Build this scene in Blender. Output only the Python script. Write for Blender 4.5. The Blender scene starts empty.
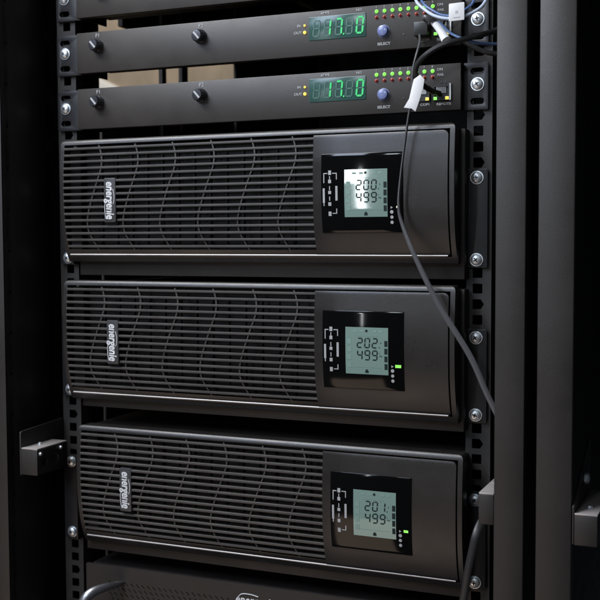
import bpy, bmesh, math, random
from mathutils import Vector
random.seed(7)
S = 0.001                                   # everything is written in millimetres
sc = bpy.context.scene
COL = sc.collection
PI = math.pi

# ------------------------------------------------------------------ materials
def lin(c):
    return tuple((v/12.92 if v <= .04045 else ((v+.055)/1.055)**2.4) for v in c)

def mat(name, base, rough=.5, metal=0., spec=.5, bump=0., bscale=900., var=0., vscale=40., rvar=0., coat=0., dust=0.):
    m = bpy.data.materials.new(name); m.use_nodes = True
    nt = m.node_tree; N = nt.nodes; L = nt.links
    b = N['Principled BSDF']
    b.inputs['Base Color'].default_value = (*base, 1)
    b.inputs['Roughness'].default_value = rough
    b.inputs['Metallic'].default_value = metal
    b.inputs['Specular IOR Level'].default_value = spec
    b.inputs['Coat Weight'].default_value = coat
    tc = N.new('ShaderNodeTexCoord')
    if var or rvar or dust:
        n = N.new('ShaderNodeTexNoise'); n.inputs['Scale'].default_value = vscale
        n.inputs['Detail'].default_value = 6; n.inputs['Roughness'].default_value = .65
        L.new(tc.outputs['Object'], n.inputs['Vector'])
        if var or dust:
            r = N.new('ShaderNodeMapRange')
            r.inputs['From Min'].default_value = .3; r.inputs['From Max'].default_value = .75
            r.inputs['To Min'].default_value = 1-var; r.inputs['To Max'].default_value = 1+var
            L.new(n.outputs['Fac'], r.inputs['Value'])
            mx = N.new('ShaderNodeVectorMath'); mx.operation = 'SCALE'
            mx.inputs[0].default_value = base
            L.new(r.outputs['Result'], mx.inputs['Scale'])
            out = mx.outputs['Vector']
            if dust:                         # fine pale specks that lie on the coat
                n2 = N.new('ShaderNodeTexNoise'); n2.inputs['Scale'].default_value = 420
                n2.inputs['Detail'].default_value = 3
                L.new(tc.outputs['Object'], n2.inputs['Vector'])
                r2 = N.new('ShaderNodeMapRange')
                r2.inputs['From Min'].default_value = .66; r2.inputs['From Max'].default_value = .8
                r2.inputs['To Max'].default_value = dust
                L.new(n2.outputs['Fac'], r2.inputs['Value'])
                ad = N.new('ShaderNodeVectorMath'); ad.operation = 'ADD'
                cb = N.new('ShaderNodeCombineXYZ')
                for i in range(3): L.new(r2.outputs['Result'], cb.inputs[i])
                L.new(out, ad.inputs[0]); L.new(cb.outputs[0], ad.inputs[1]); out = ad.outputs[0]
            L.new(out, b.inputs['Base Color'])
        if rvar:
            r = N.new('ShaderNodeMapRange')
            r.inputs['From Min'].default_value = .3; r.inputs['From Max'].default_value = .7
            r.inputs['To Min'].default_value = max(.02, rough-rvar); r.inputs['To Max'].default_value = min(1, rough+rvar)
            L.new(n.outputs['Fac'], r.inputs['Value']); L.new(r.outputs['Result'], b.inputs['Roughness'])
    if bump:
        n = N.new('ShaderNodeTexNoise'); n.inputs['Scale'].default_value = bscale
        n.inputs['Detail'].default_value = 3
        L.new(tc.outputs['Object'], n.inputs['Vector'])
        bp = N.new('ShaderNodeBump'); bp.inputs['Strength'].default_value = bump
        bp.inputs['Distance'].default_value = .0004
        L.new(n.outputs['Fac'], bp.inputs['Height']); L.new(bp.outputs['Normal'], b.inputs['Normal'])
    return m

def glow(name, col, strength, base=(.02, .02, .02)):
    m = mat(name, base, .3)
    b = m.node_tree.nodes['Principled BSDF']
    b.inputs['Emission Color'].default_value = (*col, 1); b.inputs['Emission Strength'].default_value = strength
    return m

M = dict(
    frame = mat('powder_coated_frame', (.0255, .0224, .0204), .5, bump=.35, bscale=1400, var=.14, rvar=.08, vscale=14, dust=.012),
    inner = mat('dark_inner_steel', (.007, .007, .0075), .6, spec=.25, bump=.2, bscale=1200, var=.2, rvar=.08),
    rail = mat('rail_steel', (.030, .0285, .0272), .5, bump=.25, bscale=1300, var=.12, rvar=.08),
    face = mat('face_steel', (.0300, .0258, .0222), .45, bump=.35, bscale=1500, var=.07, rvar=.07, vscale=18, dust=.008),
    ear = mat('ear_steel', (.020, .0205, .023), .42, bump=.2, bscale=1400, var=.1, rvar=.06),
    plastic = mat('bezel_plastic', (.0220, .0196, .0184), .30, bump=.22, bscale=2200, var=.12, rvar=.09, vscale=16, dust=.01),
    slat = mat('grille_plastic', (.055, .0508, .0472), .40, bump=.15, bscale=1800, var=.16, vscale=24, rvar=.08, dust=.02),
    chassis = mat('chassis_steel', (.022, .0185, .0162), .5, bump=.3, bscale=1400, var=.12, rvar=.08, vscale=18),
    gap = mat('grille_inside', (.012, .0092, .0085), .6, var=.5, vscale=18),
    glass = mat('black_glass', (.003, .003, .003), .09, spec=.35),
    chrome = mat('chrome', (.80, .84, .88), .2, 1., rvar=.07, vscale=300),
    handle = mat('handle_metal', (.36, .36, .38), .33, .9, rvar=.1, vscale=60),
    zinc = mat('zinc', (.88, .93, .97), .40, .9, bump=.15, bscale=900, rvar=.08, vscale=260),
    diagram = mat('diagram_print', (.40, .41, .41), .6, var=.2, vscale=500),
    ledge = mat('lit_ledge_tone', (.48, .44, .42), .38, .35, bump=.1, rvar=.1, vscale=60),  # pale tone paints in the light that falls on the bracket tops
    trim = mat('silver_trim', (.46, .445, .43), .48, .8, var=.22, vscale=45, rvar=.12),
    white = mat('white_print', (.66, .67, .68), .6),
    print_white = mat('panel_print', (.36, .365, .37), .6, var=.25, vscale=600),
    print_grey = mat('grey_print', (.42, .43, .44), .6, var=.3, vscale=700),
    badge = mat('badge_plate', (.045, .046, .048), .4),
    lcd = None,
    lcd_ink = mat('lcd_ink', (.012, .022, .02), .55, spec=.2),
    lcd_faint = mat('lcd_faint', (.20, .31, .27), .4),
    button = mat('blue_button', (.16, .20, .40), .28, coat=.3),
    knobm = mat('knob_bakelite', (.030, .031, .038), .22, bump=.1, bscale=800, coat=.4),
    port = mat('port_plastic', (.012, .012, .012), .4),
    steel = mat('port_shield', (.55, .55, .54), .3, 1.),
    black_cable = mat('black_cable', (.018, .018, .019), .42, bump=.1, bscale=600),
    grey_cable = mat('grey_cable', (.085, .085, .09), .27, bump=.08, bscale=500, var=.1, vscale=60),
    blue_cable = mat('blue_cable', (.10, .17, .36), .35, var=.1),
    pale_cable = mat('pale_cable', (.52, .60, .74), .4, var=.08),
    tag = mat('tag_paper', (.80, .80, .80), .6, var=.04, vscale=60),
    boot = mat('boot_plastic', (.78, .79, .80), .4),
    wall = mat('beige_paint', (.52, .42, .31), .8, var=.30, vscale=3.5, bump=.15, bscale=60),
    paper = mat('white_sheet', (.82, .80, .76), .7, var=.04, vscale=20),
    led_g = glow('green_led', (.32, 1., .12), .85, (.1, .3, .08)),
    led_w = glow('pale_led', (.85, 1., .7), .9, (.3, .3, .3)),
    led_y = glow('yellow_led', (1., .78, .10), 1.0, (.3, .25, .08)),
    led_r = mat('red_led', (.34, .03, .025), .3, coat=.5),
    seg = glow('green_segment', (.06, .95, .28), .50, (.02, .2, .06)),
    seg_dim = mat('unlit_segment', (.04, .125, .095), .35),
    window = mat('display_window', (.035, .095, .082), .22, var=.1, vscale=60),
)
m = glow('lcd_glass', (.42, .80, .68), .065, (.165, .228, .205)); M['lcd'] = m
_b = m.node_tree.nodes['Principled BSDF']; _b.inputs['Roughness'].default_value = .05; _b.inputs['Specular IOR Level'].default_value = .7

# ------------------------------------------------------------------ mesh helpers
def box(bm, x0, x1, y0, y1, z0, z1, mi=0):
    v = [bm.verts.new((x, y, z)) for x in (x0, x1) for y in (y0, y1) for z in (z0, z1)]
    for q in ((0,1,3,2), (4,6,7,5), (0,4,5,1), (2,3,7,6), (0,2,6,4), (1,5,7,3)):
        bm.faces.new([v[i] for i in q]).material_index = mi

def prism(bm, pts, axis, a0, a1, mi=0):
    """closed polygon (u,v) extruded along an axis: x->(y,z)  y->(x,z)  z->(x,y)"""
    def P(u, v, a): return {'x': (a, u, v), 'y': (u, a, v), 'z': (u, v, a)}[axis]
    A = [bm.verts.new(P(u, v, a0)) for u, v in pts]; B = [bm.verts.new(P(u, v, a1)) for u, v in pts]
    n = len(pts)
    fs = [bm.faces.new(A), bm.faces.new(B[::-1])]
    for i in range(n): fs.append(bm.faces.new((A[i], B[i], B[(i+1) % n], A[(i+1) % n])))
    for f in fs: f.material_index = mi

def plate(bm, outer, holes, axis, a0, a1, mi=0):
    """flat sheet with holes"""
    def P(u, v, a): return {'x': (a, u, v), 'y': (u, a, v), 'z': (u, v, a)}[axis]
    edges = []
    for loop in [outer]+holes:
        vs = [bm.verts.new(P(u, v, a0)) for u, v in loop]
        for i in range(len(vs)): edges.append(bm.edges.new((vs[i], vs[(i+1) % len(vs)])))
    r = bmesh.ops.triangle_fill(bm, use_beauty=True, use_dissolve=False, edges=edges)
    fs = [g for g in r['geom'] if isinstance(g, bmesh.types.BMFace)]
    e = bmesh.ops.extrude_face_region(bm, geom=fs, use_keep_orig=True)
    d = P(0, 0, a1-a0)
    bmesh.ops.translate(bm, verts=[g for g in e['geom'] if isinstance(g, bmesh.types.BMVert)], vec=d)

def rail_plate(bm, xc, xa, xb, z0, z1, y0, y1):
    """strip of square holes: one cell per hole, welded, then given its thickness"""
    k0 = math.ceil((RZ-z1+8)/RP); k1 = int((RZ-z0-8)/RP); h = 4.7; fs = []
    lim = [z1]+[RZ-(k+.5)*RP for k in range(k0, k1)]+[z0]
    for i, k in enumerate(range(k0, k1+1)):
        z = RZ-k*RP
        if k % 3 == 0: L = [(xc-h, z-h), (xc+h-1.5, z-h), (xc+h+1.6, z), (xc+h-1.5, z+h), (xc-h, z+h)]
        else: L = rrect(xc-h, xc+h, z-h, z+h, .9, 2)
        edges = []
        for loop in (rect(xa, xb, lim[i+1], lim[i]), L):
            vs = [bm.verts.new((u, y0, v)) for u, v in loop]
            edges += [bm.edges.new((vs[j], vs[(j+1) % len(vs)])) for j in range(len(vs))]
        r = bmesh.ops.triangle_fill(bm, use_beauty=True, use_dissolve=False, edges=edges)
    bmesh.ops.remove_doubles(bm, verts=bm.verts, dist=.001)
    fs = list(bm.faces)
    e = bmesh.ops.extrude_face_region(bm, geom=fs, use_keep_orig=True)
    bmesh.ops.translate(bm, verts=[g for g in e['geom'] if isinstance(g, bmesh.types.BMVert)], vec=(0, y1-y0, 0))

def rect(u0, u1, v0, v1): return [(u0, v0), (u1, v0), (u1, v1), (u0, v1)]
def rrect(u0, u1, v0, v1, r, n=5):
    out = []
    for cu, cv, a in ((u1-r, v0+r, -90), (u1-r, v1-r, 0), (u0+r, v1-r, 90), (u0+r, v0+r, 180)):
        for k in range(n+1):
            t = math.radians(a+90*k/n); out.append((cu+r*math.cos(t), cv+r*math.sin(t)))
    return out
def circle(u, v, r, n=20): return [(u+r*math.cos(2*PI*k/n), v+r*math.sin(2*PI*k/n)) for k in range(n)]

def lathe(bm, prof, c, n=24, mi=0, axis='y'):
    """prof = (radius, height towards the viewer, -Y)"""
    rings = []
    for r, h in prof:
        rings.append([bm.verts.new((c[0]+r*math.cos(2*PI*k/n), c[1]-h, c[2]+r*math.sin(2*PI*k/n))) for k in range(n)])
    for a, b in zip(rings, rings[1:]):
        for k in range(n): bm.faces.new((a[k], a[(k+1) % n], b[(k+1) % n], b[k])).material_index = mi
    bm.faces.new(rings[-1]).material_index = mi
    bm.faces.new(rings[0][::-1]).material_index = mi

def spline(pts, n=10):
    P = [Vector(p) for p in pts]; P = [P[0]*2-P[1]]+P+[P[-1]*2-P[-2]]; out = []
    for i in range(1, len(P)-2):
        a, b, c, d = P[i-1:i+3]
        for k in range(n):
            t = k/n
            out.append(.5*((2*b)+(c-a)*t+(2*a-5*b+4*c-d)*t*t+(3*b-a-3*c+d)*t*t*t))
    out.append(P[-2]); return out

def tube(bm, pts, r, n=10, flat=None, mi=0, sub=10):
    """tube along a spline; flat = [(w, h)] at the points for a flat cable whose wide side faces the viewer"""
    C = spline(pts, sub); m = len(C); rings = []
    for i, c in enumerate(C):
        t = (C[min(i+1, m-1)]-C[max(i-1, 0)]).normalized()
        u = t.cross(Vector((0, 1, 0)))
        if u.length < 1e-3: u = t.cross(Vector((1, 0, 0)))
        u.normalize(); w = t.cross(u).normalized()
        f = i/(m-1)*(len(pts)-1); k = min(int(f), len(pts)-2); f -= k
        if flat: a = flat[k][0]*(1-f)+flat[k+1][0]*f; b = flat[k][1]*(1-f)+flat[k+1][1]*f
        else: a = b = r
        rings.append([bm.verts.new(c+u*(a*math.cos(2*PI*j/n))+w*(b*math.sin(2*PI*j/n))) for j in range(n)])
    for A, B in zip(rings, rings[1:]):
        for j in range(n): bm.faces.new((A[j], A[(j+1) % n], B[(j+1) % n], B[j])).material_index = mi
    bm.faces.new(rings[0][::-1]).material_index = mi; bm.faces.new(rings[-1]).material_index = mi

def text_bm(bm, s, size, place, bold=0., shear=0., sx=1., thick=.15):
    """lettering from Blender's own font turned into mesh; place(u, v, d) puts it in the scene, d = depth behind the print"""
    cu = bpy.data.curves.new('lettering', 'FONT'); cu.body = s; cu.size = size; cu.shear = shear
    cu.offset = bold; cu.align_x = 'CENTER'; cu.align_y = 'CENTER'; cu.resolution_u = 3
    ob = bpy.data.objects.new('lettering', cu); COL.objects.link(ob)
    dg = bpy.context.evaluated_depsgraph_get(); dg.update()
    me = ob.evaluated_get(dg).to_mesh()
    vs = [v.co.copy() for v in me.vertices]; ps = [tuple(p.vertices) for p in me.polygons]
    ob.evaluated_get(dg).to_mesh_clear(); bpy.data.objects.remove(ob); bpy.data.curves.remove(cu)
    F = [bm.verts.new(place(v.x*sx, v.y, 0)) for v in vs]
    B = [bm.verts.new(place(v.x*sx, v.y, thick)) for v in vs]
    cnt = {}
    for p in ps:
        for i in range(len(p)):
            e = (p[i], p[(i+1) % len(p)]); cnt[e] = 1
        try: bm.faces.new([F[i] for i in p]); bm.faces.new([B[i] for i in p[::-1]])
        except ValueError: pass
    for (a, b) in cnt:
        if (b, a) not in cnt:
            try: bm.faces.new((F[b], F[a], B[a], B[b]))
            except ValueError: pass

SEGS = {'0': 'abcdef', '1': 'bc', '2': 'abged', '3': 'abgcd', '4': 'fgbc', '5': 'afgcd', '6': 'afgedc', '7': 'abc', '8': 'abcdefg', '9': 'abcdfg'}
def seven(bm, s, u, v, w, h, t, place, slant=.1, only=None, mi=0, depth=.12):
    """one seven-segment figure with its lower left at (u, v)"""
    hh = h/2; g = t*.12
    lines = dict(a=((0, h), (w, h)), b=((w, h), (w, hh)), c=((w, hh), (w, 0)), d=((0, 0), (w, 0)), e=((0, 0), (0, hh)), f=((0, hh), (0, h)), g=((0, hh), (w, hh)))
    for k in SEGS[s]:
        (x0, y0), (x1, y1) = lines[k]; d = Vector((x1-x0, y1-y0)); L = d.length; d.normalize(); n = Vector((-d.y, d.x))
        a = Vector((x0, y0)); e = t/2
        pts = [a+d*g, a+d*(g+e)+n*e, a+d*(L-g-e)+n*e, a+d*(L-g), a+d*(L-g-e)-n*e, a+d*(g+e)-n*e]
        q = [(u+p.x+p.y*slant, v+p.y) for p in pts]
        A = [bm.verts.new(place(x, y, 0)) for x, y in q]; B = [bm.verts.new(place(x, y, depth)) for x, y in q]
        fs = [bm.faces.new(A), bm.faces.new(B[::-1])]
        for i in range(6): fs.append(bm.faces.new((A[i], B[i], B[(i+1) % 6], A[(i+1) % 6])))
        for f in fs: f.material_index = mi

def pbox(bm, u0, u1, v0, v1, place, d=.12, mi=0):
    A = [bm.verts.new(place(u, v, 0)) for u, v in rect(u0, u1, v0, v1)]
    B = [bm.verts.new(place(u, v, d)) for u, v in rect(u0, u1, v0, v1)]
    fs = [bm.faces.new(A), bm.faces.new(B[::-1])]
    for i in range(4): fs.append(bm.faces.new((A[i], B[i], B[(i+1) % 4], A[(i+1) % 4])))
    for f in fs: f.material_index = mi

def pcirc(bm, u, v, r, place, d=.2, n=14, mi=0):
    A = [bm.verts.new(place(x, y, 0)) for x, y in circle(u, v, r, n)]
    B = [bm.verts.new(place(x, y, d)) for x, y in circle(u, v, r, n)]
    fs = [bm.faces.new(A), bm.faces.new(B[::-1])]
    for i in range(n): fs.append(bm.faces.new((A[i], B[i], B[(i+1) % n], A[(i+1) % n])))
    for f in fs: f.material_index = mi

# ------------------------------------------------------------------ object helpers
def thing(name, label, cat, loc, group=None):
    o = bpy.data.objects.new(name, None); COL.objects.link(o)
    o.location = Vector(loc)*S; o.empty_display_size = .02
    o['label'] = label; o['category'] = cat
    if group: o['group'] = group
    return o

def world_loc(p):
    v = Vector((0, 0, 0))
    while p: v += p.location; p = p.parent
    return v

def obj(name, bm, m, parent=None, bevel=0., ang=35, label=None, org=None):
    """links a bmesh written in world millimetres as ONE mesh object with its origin at the parent's (or at org)"""
    bmesh.ops.recalc_face_normals(bm, faces=bm.faces)
    if bevel:
        bm.edges.ensure_lookup_table()
        es = [e for e in bm.edges if len(e.link_faces) == 2 and e.calc_face_angle(0) > math.radians(40)]
        bmesh.ops.bevel(bm, geom=es, offset=bevel, offset_type='OFFSET', segments=2, profile=.5, affect='EDGES', clamp_overlap=True)
    pw = world_loc(parent) if parent else Vector((0, 0, 0))
    o3 = Vector(org)*S if org else pw
    for v in bm.verts: v.co = v.co*S - o3
    me = bpy.data.meshes.new(name); bm.to_mesh(me); bm.free()
    for mm in (m if isinstance(m, (list, tuple)) else [m]): me.materials.append(mm)
    me.polygons.foreach_set('use_smooth', [True]*len(me.polygons))
    me.set_sharp_from_angle(angle=math.radians(ang))
    o = bpy.data.objects.new(name, me); COL.objects.link(o)
    if parent: o.parent = parent
    o.location = o3-pw if parent else o3
    if label: o['label'] = label
    return o

def tag(o, label, cat, group=None):
    o['label'] = label; o['category'] = cat
    if group: o['group'] = group
    return o

def screw(parent, x, y, z, r=5.4, turn=None):
    """pan head cross recess screw with its washer"""
    bm = bmesh.new()
    lathe(bm, [(r*1.18, 0), (r*1.18, .8), (r*.98, .85), (r*1.0, 1.8), (r*.93, 2.9), (r*.72, 3.8), (r*.4, 4.3), (r*.12, 4.4)], (x, y, z), 24)
    a = random.uniform(0, 1.5) if turn is None else turn
    for k in range(2):
        c, s = math.cos(a+k*PI/2), math.sin(a+k*PI/2)
        L, w = r*.40, r*.10
        q = [(x+c*p*L-s*t*w, z+s*p*L+c*t*w) for p, t in ((-1,-1), (1,-1), (1,1), (-1,1))]
        prism(bm, q, 'y', y-4.5-.04*k, y-3.4, 1)
    return obj('screw', bm, [M['zinc'], M['inner']], parent, ang=30, org=(x, y, z))

# ------------------------------------------------------------------ the rack
RP, RZ = 14.95, 211.0                      # hole pitch and one hole's height
ZB, ZT = -430, 520
rack = thing('server_rack', 'black steel server rack holding the power units, open front with square-hole rails', 'server rack', (0, 0, ZB))
# front posts: box section, front face 27 mm wide
def front_post(parent, x0, x1, inner, depth):
    bm = bmesh.new()
    prism(bm, [(x0, -75), (x1, -75), (x1, -75+depth), (x0, -75+depth)], 'z', ZB, ZT)
    o = obj('front_post', bm, M['frame'], parent, bevel=1.2)
    return o
pr = front_post(rack, 267.5, 293.8, 1, 70)
bm = bmesh.new()
slots = [rrect(-66, -62, z-1.6, z+1.6, 1.4, 3) for z in [38-44.45*k for k in range(-9, 10)]]
plate(bm, rect(-74.2, 3, ZB, ZT), slots, 'x', -264, -266)
box(bm, -292, -264, -75.2, -73.4, ZB, ZT); box(bm, -292, -290, -73.4, 150, ZB, ZT)
obj('front_post', bm, M['frame'], rack, bevel=.5)
bm = bmesh.new(); box(bm, -288, -266, 5, 108, ZB, ZT); obj('side_channel', bm, M['inner'], rack, bevel=.8)
for y, w in ((318, 6), (377, 9)):
    bm = bmesh.new(); box(bm, -300, -294, y-w, y+w, ZB, ZT); obj('side_strut', bm, M['inner'], rack, bevel=.8)
bm = bmesh.new(); box(bm, -308, -301, 222, 600, 376, 500); obj('side_beam', bm, M['inner'], rack, bevel=.8)
bm = bmesh.new(); box(bm, -300, -296, 545, 896, ZB, ZT); obj('side_panel', bm, M['inner'], rack, bevel=.6)
bm = bmesh.new(); box(bm, -304, -301, 171, 600, ZB, 285); obj('side_panel', bm, M['inner'], rack, bevel=.6)
bm = bmesh.new(); box(bm, 296, 299, 12, 896, ZB, ZT); obj('side_panel', bm, M['inner'], rack, bevel=.6)
bm = bmesh.new(); box(bm, -300, 299, 898, 900, ZB, ZT)
obj('rear_door', bm, M['inner'], rack)
bm = bmesh.new(); box(bm, -300, 299, -70, 900, ZT+1, ZT+6); obj('top_panel', bm, M['inner'], rack, bevel=.5)
bm = bmesh.new(); box(bm, -300, 299, -40, 900, ZB-6, ZB-1); obj('base_panel', bm, M['inner'], rack, bevel=.5)
# mounting rails
for sg in (-1, 1):
    bm = bmesh.new()
    a, b = sorted((sg*221.8, sg*246))
    rail_plate(bm, sg*232.8, a, b, ZB, ZT, 2.5, 4.5)
    a, b = sorted((sg*244, sg*246)); box(bm, a, b, 4.5, 55, ZB, ZT)
    a, b = sorted((sg*221.8, sg*223.6)); box(bm, a, b, 4.5, 16, ZB, ZT)
    obj('mounting_rail', bm, M['rail'], rack)
# brackets tying the rails to the posts
bm = bmesh.new()
prism(bm, [(-75, -158), (-75, -112), (-73, -111), (1, -107.6), (1, -166), (-73, -160)], 'x', -247.5, -245.5)
plate(bm, [(-73.5, -157), (-73.5, -130.2), (-21, -130.2), (-21, -158)], [circle(-62, -144.5, 4.6), circle(-43, -144, 5.6)], 'x', -224.5, -226.3)
box(bm, -245.5, -224.5, -75, -73.5, -157.5, -130.4)
bl = obj('rail_bracket', bm, M['frame'], rack, bevel=.6)
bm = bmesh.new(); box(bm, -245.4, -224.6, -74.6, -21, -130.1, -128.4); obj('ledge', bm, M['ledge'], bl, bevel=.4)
bm = bmesh.new()
box(bm, 253.5, 266.9, -73, -71.4, -160, -133.2)
prism(bm, [(-71.4, -160), (-71.4, -120), (1, -107.6), (1, -160)], 'x', 267, 268.6)
br = obj('rail_bracket', bm, M['frame'], rack, bevel=.5)
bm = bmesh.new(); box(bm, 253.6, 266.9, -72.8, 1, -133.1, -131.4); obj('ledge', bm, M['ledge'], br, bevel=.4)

def bolt(parent, p, axis, r=3.2):
    bm = bmesh.new(); lathe(bm, [(r*1.3, 0), (r*1.3, .6), (r, .7), (r*.9, 1.8), (r*.5, 2.4), (.2, 2.6)], (0, 0, 0), 16)
    for v in bm.verts:
        h = -v.co.y; a, b = v.co.x, v.co.z
        v.co = Vector(p)+(Vector((h, a, b)) if axis == 'x' else Vector((a, b, h)))
    return obj('bolt', bm, M['zinc'], parent, org=p)
for p, ax in (((-224.4, -70, -134.5), 'x'), ((-224.4, -34, -133.8), 'x'), ((-238, -52, -128.3), 'z')): bolt(bl, p, ax, 2.0)
bolt(br, (260, -30, -131.3), 'z', 3)
# neighbouring rack, its left edge in view
rack2 = thing('server_rack', 'neighbouring black rack at the right edge, only its post and a bracket showing', 'server rack', (560, 0, ZB))
bm = bmesh.new(); box(bm, 304.4, 335.2, -75, -68, ZB, ZT); box(bm, 304.4, 312, -68, -20, ZB, ZT); obj('front_post', bm, M['frame'], rack2, bevel=1.4)
bm = bmesh.new(); plate(bm, rect(-66, 4, ZB, ZT), [rrect(-58, -53, z-1.6, z+1.6, 1.4, 3) for z in [30-44.45*k for k in range(-9, 10)]], 'x', 313, 315); obj('side_channel', bm, M['inner'], rack2, bevel=.5)
bm = bmesh.new(); box(bm, 304, 307, 10, 896, ZB, ZT); obj('side_panel', bm, M['inner'], rack2, bevel=.5)
bm = bmesh.new(); box(bm, 304, 900, 898, 901, ZB, ZT); obj('rear_door', bm, M['inner'], rack2)
bm = bmesh.new()
rail_plate(bm, 384, 372, 396, ZB, ZT, 22.5, 24.5); obj('mounting_rail', bm, M['inner'], rack2)
bm = bmesh.new()
box(bm, 337.5, 357, -75, -73.4, -169.5, -143.4)
prism(bm, [(-75, -169), (-75, -136), (-40, -116), (20, -88), (20, -172)], 'x', 335.6, 337.5)
plate(bm, [(-73.4, -169), (-73.4, -143.2), (20, -143.2), (20, -172)], [circle(-42, -157, 6.5)], 'x', 357, 355.4)
b2 = obj('rail_bracket', bm, M['frame'], rack2, bevel=1.1); bolt(b2, (347, -50, -141.5), 'z', 2.6)
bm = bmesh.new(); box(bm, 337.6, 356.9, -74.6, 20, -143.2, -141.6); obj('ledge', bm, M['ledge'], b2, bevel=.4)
bm = bmesh.new()
lathe(bm, [(5.6, 0), (5.6, 1), (5, 3), (3, 4.4), (1, 4.6)], (0, 0, 0), 20)
for v in bm.verts: v.co = Vector((338.2-v.co.y*1.0, -22+v.co.x, -122+v.co.z))
obj('screw', bm, M['zinc'], b2, org=(338, -22, -122))

bm = bmesh.new(); box(bm, 304, 900, -70, 900, ZT+1, ZT+6); obj('top_panel', bm, M['inner'], rack2, bevel=.5)
# ------------------------------------------------------------------ the one unit high power distributors
def ear(parent, sg, z0, z1, screws, slots=True, x_in=219.4, x_out=243, y=0., m='ear'):
    bm = bmesh.new(); a, b = sorted((sg*x_in, sg*x_out)); xc = sg*232.6
    H = []
    if slots:
        for z in (z0+8, z1-8): H.append(rrect(xc-6.5, xc+6.5, z-3.1, z+3.1, 3.0, 5))
    plate(bm, rrect(a, b, z0, z1, 1.2, 3), H, 'y', y-1.9, y+.1)
    a, b = sorted((sg*(x_in-1.8), sg*x_in)); box(bm, a, b, y-9, y+45, z0+.8, z1-.8)
    o = obj('mounting_ear', bm, M[m], parent, bevel=.35)
    for z in screws: screw(o, xc+.2, y-2, z)
    return o

YF = -12
def front(u, v, d): return (u, YF-.35+d, v)
def fuse_holder(parent, x, z, txt):
    bm = bmesh.new()
    lathe(bm, [(7.4, 0), (7.4, 1.2), (6.6, 2.2), (6.2, 2.4), (6.0, 8.5), (5.2, 9.8), (1, 10)], (x, YF, z), 28)
    for k in range(14):
        a = 2*PI*k/14; lathe(bm, [(.5, 0), (.5, 6), (.2, 6.4)], (x+6.0*math.cos(a), YF-2.2, z+6.0*math.sin(a)), 6)
    for t in (.5,):
        c, s = math.cos(2.3), math.sin(2.3)
        prism(bm, [(x+c*p*4.6-s*q*1.0, z+s*p*4.6+c*q*1.0) for p, q in ((-1,-1), (1,-1), (1,1), (-1,1))], 'y', YF-10.15, YF-9.6, 1)
    o = obj('fuse_holder', bm, [M['knobm'], M['print_grey']], parent, bevel=0, ang=30, org=(x, YF, z))
    return o

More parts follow.
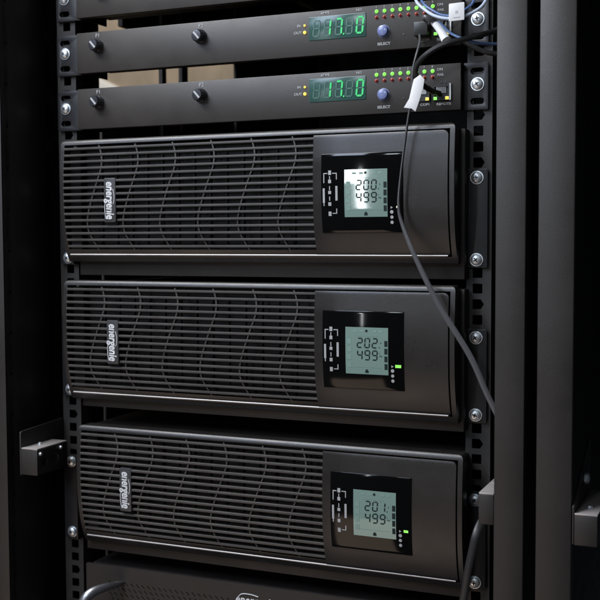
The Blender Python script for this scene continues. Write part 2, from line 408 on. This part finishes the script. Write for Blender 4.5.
def power_unit(z0, label, side):
    """z0 = lower edge of the face"""
    H = 43.6; z1 = z0+H
    t = thing('power_distributor', label, 'rack power unit', (4.5, YF, z0), 'one unit high power distributors at the top of the rack')
    bm = bmesh.new()
    box(bm, -210, 219.4, YF, YF+9, z0, z1)
    obj('front_panel', bm, M['face'], t, bevel=.7)
    bm = bmesh.new(); box(bm, -208, 217, YF+9.2, 50, z0+9, z1-3); obj('case', bm, M['inner'], t, bevel=.6)
    zs = z0+(20.5 if side else 20)
    ear(t, -1, z0+.3, z1+.6, [z0+24.6], x_in=210, x_out=243.5)
    ear(t, 1, z0+.3, z1+.9, [z0+24.2])
    if side == 2:
        fuse_holder(t, -181, z0+29, ''); return t
    for x, s in ((-183, 'F1'), (-56.5, 'F2')):
        k = fuse_holder(t, x, z0+28.5, s)
        bm = bmesh.new(); text_bm(bm, s, 5.2, lambda u, v, d, x=x: front(x+.6+u, z0+39.4+v, d), bold=.10, sx=1.15); obj('lettering', bm, M['print_white'], t)
    # lettering on the right half
    for s, x, z, sz in (('IN', 54.5, 30.2, 3.4), ('OUT', 53.3, 23.4, 3.6), ('AMPS', 82.5, 40.6, 3.4), ('NO', 118, 40.7, 3.2), ('SELECT', 143.5, 6.2, 3.5), ('ON', 199.2, 38.6, 3.2), ('FAIL', 200, 33.6, 3.0), ('COM', 184.5, 6.6, 3.4), ('REMOTE', 203, 6.2, 3.2)):
        bm = bmesh.new(); text_bm(bm, s, sz, lambda u, v, d, x=x, z=z: front(x+u, z0+z+v, d), bold=.11, sx=1.15)
        obj('lettering', bm, M['print_white'], t)
    for k in range(8):
        bm = bmesh.new(); text_bm(bm, str(k+1), 2.9, lambda u, v, d, k=k: front(135.8+8*k+u, z0+41.6+v, d), bold=.06)
        obj('lettering', bm, M['print_white'], t)
    # figure display
    bm = bmesh.new(); prism(bm, rrect(65.5, 125.2, z0+14.8, z0+37.6, .8), 'y', YF-.7, YF+1); w = obj('display_window', bm, M['window'], t, bevel=.25)
    pl = lambda u, v, d: (u, YF-1.05+d, v)
    bm = bmesh.new()
    for x in (70, 81.5, 93.5, 104.5, 115.5): seven(bm, '8', x, z0+18.6, 6.2, 15, 1.5, pl, .09)
    obj('unlit_segments', bm, M['seg_dim'], w)
    pl2 = lambda u, v, d: (u, YF-1.3+d, v)
    bm = bmesh.new()
    for s, x in (('1', 81.5), ('7', 93.5), ('0', 115.5)): seven(bm, s, x, z0+18.6, 6.2, 15, 1.9, pl2, .09)
    pcirc(bm, 102.4, z0+18.8, .9, pl2)
    obj('lit_segments', bm, M['seg'], w)
    # lamps
    for k in range(8):
        for z, mm, nm, dx in ((37.6, 'led_g', 'green_led', 0), (31.8, 'led_r', 'red_led', 0)):
            bm = bmesh.new(); x = 136+8*k+dx
            lathe(bm, [(1.9, 0), (1.9, .25), (1.55, .3), (1.45, 1.1), (1.0, 1.8), (.3, 2.1)], (x, YF, z0+z), 12)
            obj(nm, bm, M[mm], t, org=(x, YF, z0+z))
    for z, r in ((30.2, 1.2), (23.4, 1.7)):
        bm = bmesh.new(); lathe(bm, [(r, 0), (r, .8), (r*.6, 1.6)], (60.8, YF, z0+z), 12); obj('status_led', bm, M['led_y'], t, org=(60.8, YF, z0+z))
    bm = bmesh.new(); lathe(bm, [(6.1, 0), (6.1, .5), (5.3, .7), (5.3, 4.0), (4.8, 4.8), (3, 5.3), (1, 5.4)], (143.3, YF, z0+18.2), 28); obj('push_button', bm, M['button'], t, org=(143.3, YF, z0+18.2))
    bm = bmesh.new(); lathe(bm, [(1.1, 0), (1.1, .4), (.3, .5)], (163.5, YF, z0+13.5), 12); obj('reset_button', bm, M['port'], t, org=(163.5, YF, z0+13.5))
    for dx in (200.4, 204.8):
        for dz in (26.5, 22.4):
            bm = bmesh.new(); lathe(bm, [(1.2, 0), (1.2, .3), (.3, .35)], (dx, YF, z0+dz), 10); obj('vent_hole', bm, M['port'], t, org=(dx, YF, z0+dz))
    # two network sockets
    for x0, x1, led in ((176, 189.5, 0), (193.2, 208.8, 1)):
        bm = bmesh.new()
        a, b = z0+9.6, z0+23.6
        plate(bm, rect(x0, x1, a, b), [[(x0+1.3, a+3.6), (x0+3.6, a+3.6), (x0+3.6, a+1.4), (x1-3.6, a+1.4), (x1-3.6, a+3.6), (x1-1.3, a+3.6), (x1-1.3, b-1.4), (x0+1.3, b-1.4)]], 'y', YF-2.4, YF)
        box(bm, x0+.8, x1-.8, YF-.3, YF-.1, a+.8, b-.8, 0)
        for i in range(8): box(bm, x0+3.4+i*(x1-x0-7)/7-.25, x0+3.4+i*(x1-x0-7)/7+.25, YF-1.6, YF-.32, a+6.5, b-1.5, 1)
        s = obj('network_socket', bm, [M['port'], M['led_y'] if 0 else M['steel']], t, bevel=0)
        if led:
            bm = bmesh.new(); plate(bm, rect(x1-.2, x1+1.6, a-.2, b+1.4), [], 'y', YF-2.2, YF); obj('socket_shield', bm, M['steel'], s)
        for xx, mm in ((x0+2.2, 'led_g' if led else 'led_y'), (x1-2.0, 'led_y')):
            bm = bmesh.new(); box(bm, xx-1.7, xx+1.7, YF-2.9, YF-2.3, a+.3, a+3.2); obj('link_led', bm, M[mm], s, bevel=.2)
    return t

power_unit(335.2, 'topmost slim black power unit, cut off by the upper picture edge', 2)
power_unit(275.4, 'slim black power unit with green figures, pale blue cable looped over its right end', 1)
power_unit(215.0, 'slim black power unit with green figures, directly above the topmost grilled unit', 0)

# ------------------------------------------------------------------ the three uninterruptible power supplies
def prof(z):
    """bezel front: y offset (towards the rack = +) at depth z below the top edge"""
    K = PK
    for i in range(len(K)-1):
        (a, ya), (b, yb) = K[i], K[i+1]
        if z >= b-1e-6:
            p = K[max(i-1, 0)]; q = K[min(i+2, len(K)-1)]
            ma = (yb-p[1])/(b-p[0]) if i else (yb-ya)/(b-a); mb = (q[1]-ya)/(q[0]-a)
            h = b-a; t = (z-a)/h
            return (2*t**3-3*t*t+1)*ya+(t**3-2*t*t+t)*h*ma+(-2*t**3+3*t*t)*yb+(t**3-t*t)*h*mb
    return K[-1][1]
PK = [(0, 2.4), (-2, .9), (-7, -.2), (-16, -1.1), (-30, -2.2), (-48, -2.7), (-66, -2.5), (-82, -1.6), (-96, .2), (-108, 2.9), (-118, 6.2), (-125, 9.2), (-131, 13)]

def slab(bm, x0, x1, z0, z1, ztop, yb, off, thick, n=14, topfn=None, nx=1, mi=0):
    """curved slab following the bezel front: x0..x1, from z0 (upper) to z1 (lower), in depth off..off+thick"""
    F, B = [], []
    for i in range(nx+1):
        x = x0+(x1-x0)*i/nx; zt = topfn(x) if topfn else z0
        for L, o in ((F, off), (B, off+thick)):
            L.append([bm.verts.new((x, yb+prof(zt+(z1-zt)*j/n)+o, ztop+zt+(z1-zt)*j/n)) for j in range(n+1)])
    for i in range(nx):
        for j in range(n):
            bm.faces.new((F[i][j], F[i][j+1], F[i+1][j+1], F[i+1][j])); bm.faces.new((B[i][j], B[i+1][j], B[i+1][j+1], B[i][j+1]))
        bm.faces.new((F[i][0], F[i+1][0], B[i+1][0], B[i][0])); bm.faces.new((F[i][n], B[i][n], B[i+1][n], F[i+1][n]))
    for j in range(n):
        bm.faces.new((F[0][j], B[0][j], B[0][j+1], F[0][j+1])); bm.faces.new((F[nx][j], F[nx][j+1], B[nx][j+1], B[nx][j]))

def sheet(bm, xs, zs, on, ztop, yb, off, thick, topfn):
    """curved frame following the bezel front: cells of the grid xs x zs that are on, welded into one closed shell"""
    def shift(x, z): return z+topfn(x)*max(0, 1+z/13)
    V = {}
    def vert(i, j, k):
        if (i, j, k) not in V:
            z = shift(xs[i], zs[j]); V[i, j, k] = bm.verts.new((xs[i], yb+prof(z)+off+k*thick, ztop+z))
        return V[i, j, k]
    n, m = len(xs)-1, len(zs)-1
    for i in range(n):
        for j in range(m):
            if not on(i, j): continue
            bm.faces.new([vert(*q, 0) for q in ((i, j), (i, j+1), (i+1, j+1), (i+1, j))])
            bm.faces.new([vert(*q, 1) for q in ((i, j), (i+1, j), (i+1, j+1), (i, j+1))])
            for di, dj, a, b in ((-1, 0, (i, j), (i, j+1)), (1, 0, (i+1, j+1), (i+1, j)), (0, -1, (i+1, j), (i, j)), (0, 1, (i, j+1), (i+1, j+1))):
                p, q = i+di, j+dj
                if not (0 <= p < n and 0 <= q < m and on(p, q)):
                    bm.faces.new((vert(*b, 0), vert(*a, 0), vert(*a, 1), vert(*b, 1)))

YB = -32
def ups(zt, xs, label, digits, led, strip, screws, led_m, kw=1.0):
    """zt = height of the bezel's top edge, xs = shift to the right, strip = lower edge of the chassis"""
    t = thing('power_supply', label, 'power supply', (xs, YB, strip), 'grilled power supplies stacked in the rack')
    X1 = 219.5+xs; XG = 78.5+xs; X0 = XG-297*kw
    # chassis behind the bezel
    bm = bmesh.new(); box(bm, -210+xs*.4, 224+xs*.1, -12, 470, strip, zt-4); obj('chassis', bm, M['chassis'], t, bevel=1.0)
    for sg in (-1, 1): ear(t, sg, screws[1]-7.5, screws[0]+8.2, screws, slots=False, x_in=222.6, x_out=243)
    # bezel shell
    bm = bmesh.new()
    r = 5.5
    def arc_top(x, r=5.0):
        d = min(x-X0, X1-x)
        return 0 if d >= r else -(r-math.sqrt(max(0, r*r-(r-d)**2)))
    # rim as one frame: top bar, sides and lower lip
    SW, TW = 4.7, 5.2
    ends = [0, .25, .7, 1.3, 2.1, 3.2, 4.2, SW]
    xs_ = [X0+v for v in ends]+[XG]+[X1-v for v in ends[::-1]]
    zs_ = [0, -.6, -1.4, -2.4, -3.6, -TW]+[-TW-(117.6-TW)*k/34 for k in range(1, 35)]+[-119.2, -120.8, -122.2, -124.4, -126, -127.6, -129.2, -131]
    nx, nz = len(xs_)-1, len(zs_)-1
    i0 = len(ends)-1; jt = 5; jb = zs_.index(-124.4); jl = zs_.index(-117.6) if -117.6 in zs_ else 39; jm = zs_.index(-122.2)
    def on(i, j):
        if i < i0 or i >= nx-i0 or j < jt or j >= jb: return True
        return i == i0 and jl <= j < jm
    sheet(bm, xs_, zs_, on, zt, YB, 0, 17, arc_top)
    bz = obj('bezel', bm, M['plastic'], t, bevel=.45, ang=30)
    # right hand panel of the bezel
    bm = bmesh.new(); xr = X1-SW-1.3; rr = 5.
    def ptop(x):
        d = xr-x
        return 0 if d >= rr else -(rr-math.sqrt(max(0, rr*rr-(rr-d)**2)))
    xs_ = [XG, XG+40, xr-rr]+[xr-v for v in (3.8, 2.6, 1.7, 1, .5, .15, 0)]
    zp = [-6.6-(122.2-6.6)*k/44 for k in range(45)]
    sheet(bm, xs_, zp, lambda i, j: True, zt, YB, -.7, 10, lambda x: ptop(x)*2)
    obj('front_cover', bm, M['plastic'], t, bevel=.3, ang=30)
    bm = bmesh.new(); tube(bm, [(X0+4.8, YB+prof(-123.3)+.1, zt-123.3), (X1-8.5, YB+prof(-123.3)+.1, zt-123.3)], 1.05, 12, sub=1); obj('trim_strip', bm, M['trim'], t, ang=50)
    bm = bmesh.new()
    for k in range(9): box(bm, X1-.3, X1+.35, YB+7, YB+14, zt-62-6*k-2.2, zt-62-6*k)
    obj('side_vent', bm, M['gap'], t)
    # grille: slats over swept S ribs
    bm = bmesh.new(); nsl = 16; pitch = 6.98; za = -9.6
    for k in range(nsl):
        z = za-pitch*k; y = YB+prof(z)
        prism(bm, [(y+.1, z+zt-1.45), (y-.6, z+zt-.9), (y-.75, z+zt), (y-.6, z+zt+.9), (y+.1, z+zt+1.45), (y+6, z+zt+1.0), (y+6, z+zt-1.0)], 'x', X0+4.4, XG+.4)
    g = obj('grille', bm, M['slat'], t)
    S_ = [(0, 0), (.05, 2.4), (.11, 4.2), (.17, 4.6), (.24, 3.2), (.33, -.6), (.43, -5), (.55, -10), (.65, -13.6), (.74, -15.4), (.82, -14.4), (.9, -10.5), (1., -4.6)]
    for x in (-170, -125, -80, -35, 10.5, 55.4):
        bm = bmesh.new(); C = spline([(dx, 0, f) for f, dx in S_], 5)
        rings = []
        for i, c in enumerate(C):
            z = -6.5-113*c.z; y = YB+prof(z)-.1
            rings.append([bm.verts.new((XG+(x-78.5)*kw+c.x+a, y+b, zt+z)) for a, b in ((-1.0, .5), (-.4, 0), (.4, 0), (1.0, .5), (1.0, 4), (-1.0, 4))])
        for A, B in zip(rings, rings[1:]):
            for j in range(6): bm.faces.new((A[j], A[(j+1) % 6], B[(j+1) % 6], B[j]))
        bm.faces.new(rings[0][::-1]); bm.faces.new(rings[-1])
        obj('grille_rib', bm, M['slat'], g)
    bm = bmesh.new(); box(bm, X0+6.3, XG-.3, -14, -13, zt-122, zt-7)
    box(bm, X0+6.3, X0+20, -24, -14, zt-121, zt-7.5)
    for i in range(13): box(bm, X0+40+19*i, X0+42+19*i, -16.5, -14, zt-112, zt-16)
    obj('grille_backing', bm, M['gap'], t)
    # badge with upright lettering read downwards
    bx, bzc = XG-233*kw, zt-65.5
    bm = bmesh.new(); prism(bm, rrect(bx-7.2, bx+7.2, bzc-23.2, bzc+23.6, 1.6), 'y', YB-3.9, YB+.5); bd = obj('badge', bm, M['badge'], t, bevel=.5)
    pl = lambda u, v, d: (bx+v, YB-4.2+d, bzc-u)
    bm = bmesh.new(); text_bm(bm, 'energenie', 13.6, lambda u, v, d: pl(u-.2, v+.3, d), bold=.34, shear=.16, sx=.74)
    tube(bm, [pl(2, -4.6, 0), pl(6, -5.9, 0), pl(13, -5.6, 0), pl(20, -4.2, 0)], .45, 6)
    tube(bm, [pl(-12, 4.3, 0), pl(-5, 5.8, 0), pl(1, 5.5, 0), pl(4, 4.4, 0)], .45, 6)
    obj('lettering', bm, M['white'], bd)
    # dark display panel
    px, pz = 87.5+xs, zt-25.2
    W, HH = 83, 76
    bm = bmesh.new(); slab(bm, px, px+W, -25.2, -25.2-HH, zt, YB, -1.5, 6, n=24); dp = obj('display_panel', bm, M['glass'], t, bevel=.5)
    def pp(u, v, d):                        # u right of the panel's left edge, v below its top edge
        z = -25.2-v; return (px+u, YB+prof(z)-1.72+d, zt+z)
    def P(u, v, d): return pp(u, -v, d)
    bm = bmesh.new(); N = 14
    lu, lv, lw, lh = 24.2, 15.6, 43.4, 45.4
    F = [[bm.verts.new(pp(lu+a, lv+lh*j/N, .05)) for j in range(N+1)] for a in (0, lw)]
    B = [[bm.verts.new(pp(lu+a, lv+lh*j/N, .4)) for j in range(N+1)] for a in (0, lw)]
    for j in range(N):
        bm.faces.new((F[0][j], F[0][j+1], F[1][j+1], F[1][j])); bm.faces.new((B[0][j], B[1][j], B[1][j+1], B[0][j+1]))
        bm.faces.new((F[0][j], B[0][j], B[0][j+1], F[0][j+1])); bm.faces.new((F[1][j], F[1][j+1], B[1][j+1], B[1][j]))
    bm.faces.new((F[0][0], F[1][0], B[1][0], B[0][0])); bm.faces.new((F[0][N], B[0][N], B[1][N], F[1][N]))
    obj('lcd_screen', bm, M['lcd'], dp)
    bm = bmesh.new(); D = lambda u, v, d: P(u, v, d-.12)
    for row, s in ((-35.0, digits[0]), (-46.8, digits[1])):
        for k, ch in enumerate(s):
            seven(bm, ch, lu+12.2+7.6*k, row, 4.6, 8.8, 1.25, D, .06)
    pcirc(bm, lu+34.6, -34.6, .55, D); pcirc(bm, lu+34.6, -40.2, .4, D)
    text_bm(bm, 'V', 2.6, lambda u, v, d: D(lu+36+u, -30.5+v, d)); text_bm(bm, 'Hz', 2.6, lambda u, v, d: D(lu+36+u, -43+v, d))
    for k in range(4): pbox(bm, lu+lw-3.7, lu+lw-.6, -28-7.4*k-5.6, -28-7.4*k, D)
    pcirc(bm, lu+21.5, -19, 1.3, D); pbox(bm, lu+20, lu+23.4, -59.6, -57.2, D); pbox(bm, lu+20.8, lu+22.6, -57.2, -56.2, D)
    obj('lcd_figures', bm, M['lcd_ink'], dp)
    bm = bmesh.new()
    pbox(bm, lu+6.5, lu+37, -54.2, -53.8, D); pbox(bm, lu+9, lu+34, -24.0, -23.7, D)
    for k in range(4):
        prismv = -27-7.6*k; pbox(bm, lu+1.8, lu+6.2, prismv-5, prismv, D)
    for x in (8, 15, 28, 34): pbox(bm, lu+x, lu+x+4, -20.2, -18.4, D)
    for k in range(3): text_bm(bm, '8', 3.2, lambda u, v, d, k=k: D(lu+22+3*k+u, -25.6+v, d))
    obj('lcd_symbols', bm, M['lcd_faint'], dp)
    # white flow diagram left of the screen
    bm = bmesh.new(); D2 = lambda u, v, d: P(u, v, d)
    for c, (v0, h) in enumerate(((16, 4.2), (24.8, 3.4), (35.6, 3.0), (46.5, 3.4), (55.5, 4.2))):
        pbox(bm, 7.6, 10.6, -v0-h, -v0, D2)
    for v0 in (21.4, 31, 41): pbox(bm, 8.6, 9.5, -v0-4, -v0, D2)
    for x, a, b in ((2.6, 19, 50), (15.6, 19, 57)):
        pbox(bm, x, x+.9, -b, -a, D2)
    pbox(bm, 2.6, 6.6, -19.2, -18.3, D2); pbox(bm, 11.8, 16.5, -19.2, -18.3, D2); pbox(bm, 11.8, 16.5, -57.6, -56.8, D2)
    pbox(bm, 1.9, 4.0, -47, -33, D2); pbox(bm, 15, 17.2, -45, -31, D2)
    obj('flow_diagram', bm, M['diagram'], dp)
    bm = bmesh.new()
    a = 52.0
    prism_pts = [(70.8, -a+.8), (73.0, -a-.4), (70.8, -a-1.6)]
    A = [bm.verts.new(P(u, v, 0)) for u, v in prism_pts]; B = [bm.verts.new(P(u, v, .15)) for u, v in prism_pts]
    bm.faces.new(A); bm.faces.new(B[::-1])
    for i in range(3): bm.faces.new((A[i], B[i], B[(i+1) % 3], A[(i+1) % 3]))
    for k, rr_ in enumerate((1.7, 1.6, 1.6)): pcirc(bm, 71.8, -a-4.6-4.9*k, rr_, D2)
    obj('key_symbols', bm, M['diagram'], dp)
    bm = bmesh.new(); w2, h2 = led; 
    pbox(bm, 77.6-w2, 77.6+w2, -a-h2, -a+h2, lambda u, v, d: P(u, v, d-.25), .3); obj('status_led', bm, M[led_m], dp)
    return t

ups(201.5, 0, 'topmost of the three grilled power supplies, white glare on its screen', ('200', '499'), (1.0, .9), 55.5, (151.8, 74.2), 'led_w')
ups(50.3, 1.0, 'middle of the three grilled power supplies, screen reading 202 over 499', ('202', '499'), (2.9, 1.4), -90.0, (0, -74.2), 'led_g')
ups(-108, 9.0, 'lowest of the three grilled power supplies, screen reading 201 over 499', ('201', '499'), (2.2, 1.2), -250.5, (-156.5, -237), 'led_g', .976)

# ------------------------------------------------------------------ unit at the bottom edge
zt = -267
bt = thing('battery_unit', 'black unit with a curved metal handle at the bottom edge, mostly cut off', 'battery unit', (6, -12, zt-133))
bm = bmesh.new()
H = []
for r in range(7):
    for k in range(44):
        u = -176+7.0*k+(3.5 if r % 2 else 0); v = zt-19-6.2*r
        if -26 < u < 34 and v > zt-34: continue
        if u > 120: continue
        H.append([(u-2.6, v+1.6), (u-1.4, v+2.0), (u+2.4, v-1.6), (u+1.3, v-2.0)])
plate(bm, rrect(-208, 221, zt-133, zt, 2), H, 'y', -12, -10)
obj('front_panel', bm, M['chassis'], bt)
bm = bmesh.new(); box(bm, -206, 219, -3, 440, zt-131, zt-2); obj('case', bm, M['gap'], bt, bevel=1)
bm = bmesh.new(); tube(bm, [(-189, -12, zt-70), (-189, -40, zt-62), (-188.5, -52, zt-42), (-185, -50, zt-28), (-179, -44, zt-21), (-171, -34, zt-18), (-163, -20, zt-17.5), (-160, -12.2, zt-18)], 0, 14, flat=[(5.2, 4)]*2+[(5.4, 3.6)]*3+[(4.8, 3), (3.6, 2.4), (3, 2)])
obj('handle', bm, M['handle'], bt)
bm = bmesh.new()
pl = lambda u, v, d: (u+2, -12.4+d, v+zt-17.0)
text_bm(bm, 'energenie', 13.5, pl, bold=.3, shear=.15, sx=.86)
tube(bm, [pl(-20, 2, 0), pl(-15, 6.4, 0), pl(-5, 7.0, 0), pl(4, 5.6, 0)], .5, 6)
obj('lettering', bm, M['white'], bt)
for sg in (-1, 1): ear(bt, sg, zt-131, zt-52, [zt-62, zt-118], slots=False, x_in=222.6, x_out=243, m='ear')

# ------------------------------------------------------------------ cables
def cable(name, pts, r, m, label, flat=None, n=10):
    bm = bmesh.new(); tube(bm, pts, r, n, flat)
    return tag(obj(name, bm, M[m], org=pts[0]), label, 'cable')
cable('network_cable', [(182.5, -14, 287), (183.5, -26, 284), (186, -34, 276), (184, -40, 262), (182, -42, 250), (181.8, -42.5, 235), (181.5, -42.5, 222), (178.4, -43, 209), (174.5, -44, 180), (171.3, -46, 150), (169.6, -46, 126), (172.4, -46, 110), (185.3, -47, 79), (209, -47, 33), (237.6, -46, -12), (253.6, -43, -48), (270, -38, -84), (281, -30, -120), (283, -25, -170)],
      0, 'grey_cable', 'long flat grey cable hanging diagonally across the topmost two grilled units',
      flat=[(1.2, 1.2)]*4+[(1.1, 1.6)]*6+[(1.4, 1.4), (1.8, 1.1), (2.3, .9), (2.7, .9), (2.8, .9), (2.7, 1.0), (2.6, 1), (2.6, 1), (2.6, 1)])
cable('power_cable', [(284, -6, 302), (268, -8, 294), (253.2, -24, 283), (244.2, -40, 277.4), (232.5, -48, 273.4), (220.3, -54, 270.2), (209.8, -56, 266.6), (199.5, -56, 261.1), (191.1, -53, 255), (186.9, -50, 248.5), (186.6, -46, 242.7), (189.5, -38, 237), (194.5, -26, 232.5), (199, -14, 231)], 2.6, 'black_cable', 'thick black cable curving from the right post down to the lower network socket')
cable('patch_cable', [(180, -32, 334), (182.2, -40, 321.3), (188.1, -50, 309.7), (196.6, -56, 301.5), (207.1, -60, 294.1), (219.6, -62, 290), (231.5, -62, 290.3), (241.3, -58, 293.8), (248.8, -52, 300.4), (251.8, -46, 310.1), (252, -40, 330)], 1.45, 'pale_cable', 'thin pale blue cable making the lowest loop over the right end of a power unit')
cable('patch_cable', [(182, -28, 338), (185.7, -36, 320), (194.2, -48, 307.8), (203.5, -54, 300.4), (213.4, -56, 294.8), (225.6, -57, 293.5), (235.1, -55, 298.4), (241, -50, 306.7), (243, -44, 330)], 1.2, 'blue_cable', 'thin dark blue cable looping just inside the pale blue loop')
cable('patch_cable', [(199, -15, 297), (203, -26, 293.5), (209.1, -34, 288.4), (215.5, -40, 282.3), (224.6, -46, 276.5), (233.8, -46, 272.7), (242.4, -36, 271), (256, -20, 272), (284, -10, 276)], 1.3, 'blue_cable', 'thin blue cable running from the white plug to the right rail')
cable('network_cable', [(205, -22, 292), (209, -30, 296), (215, -34, 301), (222, -28, 309), (228, -18, 325), (230, -12, 356)], .9, 'black_cable', 'thin dark lead rising behind the square white tag')
cable('power_cable', [(214, -30, 283), (222.9, -22, 277.5), (229.9, -20, 272.8), (238.9, -18, 267.9), (247.7, -16, 264.8), (262, -10, 263), (284, -6, 262)], 2.4, 'black_cable', 'short black cable end passing in front of the upper right rail')
cable('power_cable', [(262, -12, -150), (254, -24, -158), (247.5, -38, -168), (244.5, -46, -178), (241.5, -48, -193), (237.6, -48, -213), (233, -46, -240.5), (228.5, -46, -265), (222, -46, -330)], 0, 'black_cable', 'flat dark cable hanging below the lower right bracket', flat=[(3.6, 1.0)]*9)
# white tags
bm = bmesh.new()
prism(bm, [(191.5, 244), (195.5, 239.5), (194.2, 231), (190.5, 219), (187.4, 210.5), (184, 213.4), (176.6, 214.6), (181.5, 222.5), (183.2, 230), (185.6, 240)], 'y', -51.6, -51)
for v in bm.verts: v.co.y += .10*(v.co.x-186)+.02*(v.co.z-225)
tag(obj('cable_tag', bm, M['tag'], bevel=.12, org=(186, -51, 212)), 'torn white paper tag on the cable below the black cable bend', 'cable tag')
bm = bmesh.new(); prism(bm, rrect(222, 236, 287, 302.4, .8), 'y', -64.6, -64); 
for v in bm.verts: v.co.z += .03*(v.co.x-229)
ct = tag(obj('cable_tag', bm, M['tag'], bevel=.12, org=(229, -64, 287)), 'square white tag on the pale blue loop at the top right', 'cable tag')
bm = bmesh.new()
box(bm, 227.8, 230.0, -64.85, -64.55, 293.6, 295.6); box(bm, 226.0, 232, -64.85, -64.55, 289.6, 290.2); obj('printing', bm, M['print_grey'], ct)
bm = bmesh.new()
tube(bm, [(194, -14, 297), (196.1, -22, 295.2), (202.2, -30, 289.6), (207.8, -36, 282.7), (212.6, -41, 275.5)], 0, 12, flat=[(2.6, 3.0), (3.0, 3.2), (3.6, 3.2), (3.8, 3.0), (4.2, 2.4)])
tag(obj('cable_plug', bm, M['boot'], org=(200, -14, 298)), 'white plug boot in the upper power unit beside the square white tag', 'plug')
bm = bmesh.new()
prism(bm, rrect(176.5, 190.5, 284.5, 297.5, 1.2), 'y', -24, -14.6)
tag(obj('cable_plug', bm, M['port'], bevel=.8, org=(183, -15, 285)), 'black plug in the upper power unit with a grey lead', 'plug')
bm = bmesh.new()
tube(bm, [(185.5, -20, 298.5), (189, -30, 300), (195, -30, 297.5), (199, -26, 295)], 0, 10, flat=[(2.2, 1.4)]*4)
tag(obj('cable_tie', bm, M['grey_cable'], org=(185, -20, 298)), 'grey strap between the black plug and the white plug', 'cable tie')

# ------------------------------------------------------------------ what shows through the slots: a beige wall beyond the open side
bm = bmesh.new(); box(bm, -1060, -1040, 300, 3200, -1200, 2000)
w = obj('wall', bm, M['wall'], org=(-1050, 1700, -1200)); tag(w, 'beige wall seen blurred through the gaps between the slim units', 'wall')
bm = bmesh.new()
prism(bm, [(1230, 380), (1230, 498), (1300, 490), (1412, 474), (1412, 380)], 'x', -1040, -1036)
tag(obj('paper_sheet', bm, M['paper'], bevel=1, org=(-1038, 1320, 380)), 'white sheet glimpsed through the gap above the lower slim unit', 'paper')

# ------------------------------------------------------------------ light
def area(name, loc, target, sx, sy, power, col, shape='RECTANGLE'):
    l = bpy.data.lights.new(name, 'AREA'); l.shape = shape; l.size = sx; l.size_y = sy; l.energy = power; l.color = col
    o = bpy.data.objects.new(name, l); COL.objects.link(o); o.location = loc
    o.rotation_euler = (Vector(target)-Vector(loc)).to_track_quat('-Z', 'Y').to_euler()
    return o
area('ceiling_lamp', (-.62, -.80, 1.20), (0, 0, .05), 1.0, .45, 29, (.94, .96, 1.0))
area('sheen_fill', (-.78, -1.65, 1.0), (.1, 0, .1), .7, .42, 13, (.66, .77, 1.0))  # added cool fill for the sheen on the bezels, no known window
area('bounce_fill', (-.6, -1.5, -1.2), (0, 0, 0), 1.2, .9, 4.2, (1.0, .76, .60))  # added warm lamp standing in for light bounced off the floor
area('glint_fill', (.1, -1.7, .75), (0, 0, 0), .22, .18, 2.6, (.86, .94, 1.0))  # added small frontal fill that puts highlights on the screw heads
area('glare_lamp', (-.4215, -1.5, .273), (-.4215, 0, .273), .051, .115, .62, (.93, .97, 1.0))  # added pair of small lights, shaped to draw the glare on the top screen
area('glare_lamp', (-.4065, -1.5, .085), (-.4065, 0, .085), .021, .26, .50, (.93, .97, 1.0))
area('wall_fill', (-.75, 1.6, 1.9), (-1.05, 1.3, .5), .5, .5, 42, (1, .95, .88))  # added out-of-view fill to brighten the beige wall

wd = bpy.data.worlds.new('World'); sc.world = wd; wd.use_nodes = True
wd.node_tree.nodes['Background'].inputs['Color'].default_value = (.75, .85, 1, 1)
wd.node_tree.nodes['Background'].inputs['Strength'].default_value = .035

# ------------------------------------------------------------------ camera
cam = bpy.data.cameras.new('camera'); co = bpy.data.objects.new('camera', cam); COL.objects.link(co); sc.camera = co
CX, CY, CZ, YAW, PIT, ROL, FOC = 479.326, -997.471, 95.370, 23.3196, 3.32847, -.21686, 1065.634
co.location = (CX*S, CY*S, CZ*S)
cam.dof.use_dof = True; cam.dof.focus_distance = 1.03; cam.dof.aperture_fstop = 11
cam.sensor_width = 36; cam.lens = 36*FOC/600; cam.clip_start = .01; cam.clip_end = 50
from mathutils import Matrix
yw, pt, rl = map(math.radians, (YAW, PIT, ROL))
fwd = Vector((-math.sin(yw), math.cos(yw), 0)); right = Vector((math.cos(yw), math.sin(yw), 0)); up = Vector((0, 0, 1))
f2 = fwd*math.cos(pt)-up*math.sin(pt); u2 = up*math.cos(pt)+fwd*math.sin(pt)
r3 = right*math.cos(rl)+u2*math.sin(rl); u3 = u2*math.cos(rl)-right*math.sin(rl)
co.rotation_euler = Matrix((r3, u3, -f2)).transposed().to_euler()
sc.view_settings.view_transform = 'Standard'; sc.view_settings.look = 'None'
sc.view_settings.exposure = 0; sc.view_settings.gamma = 1
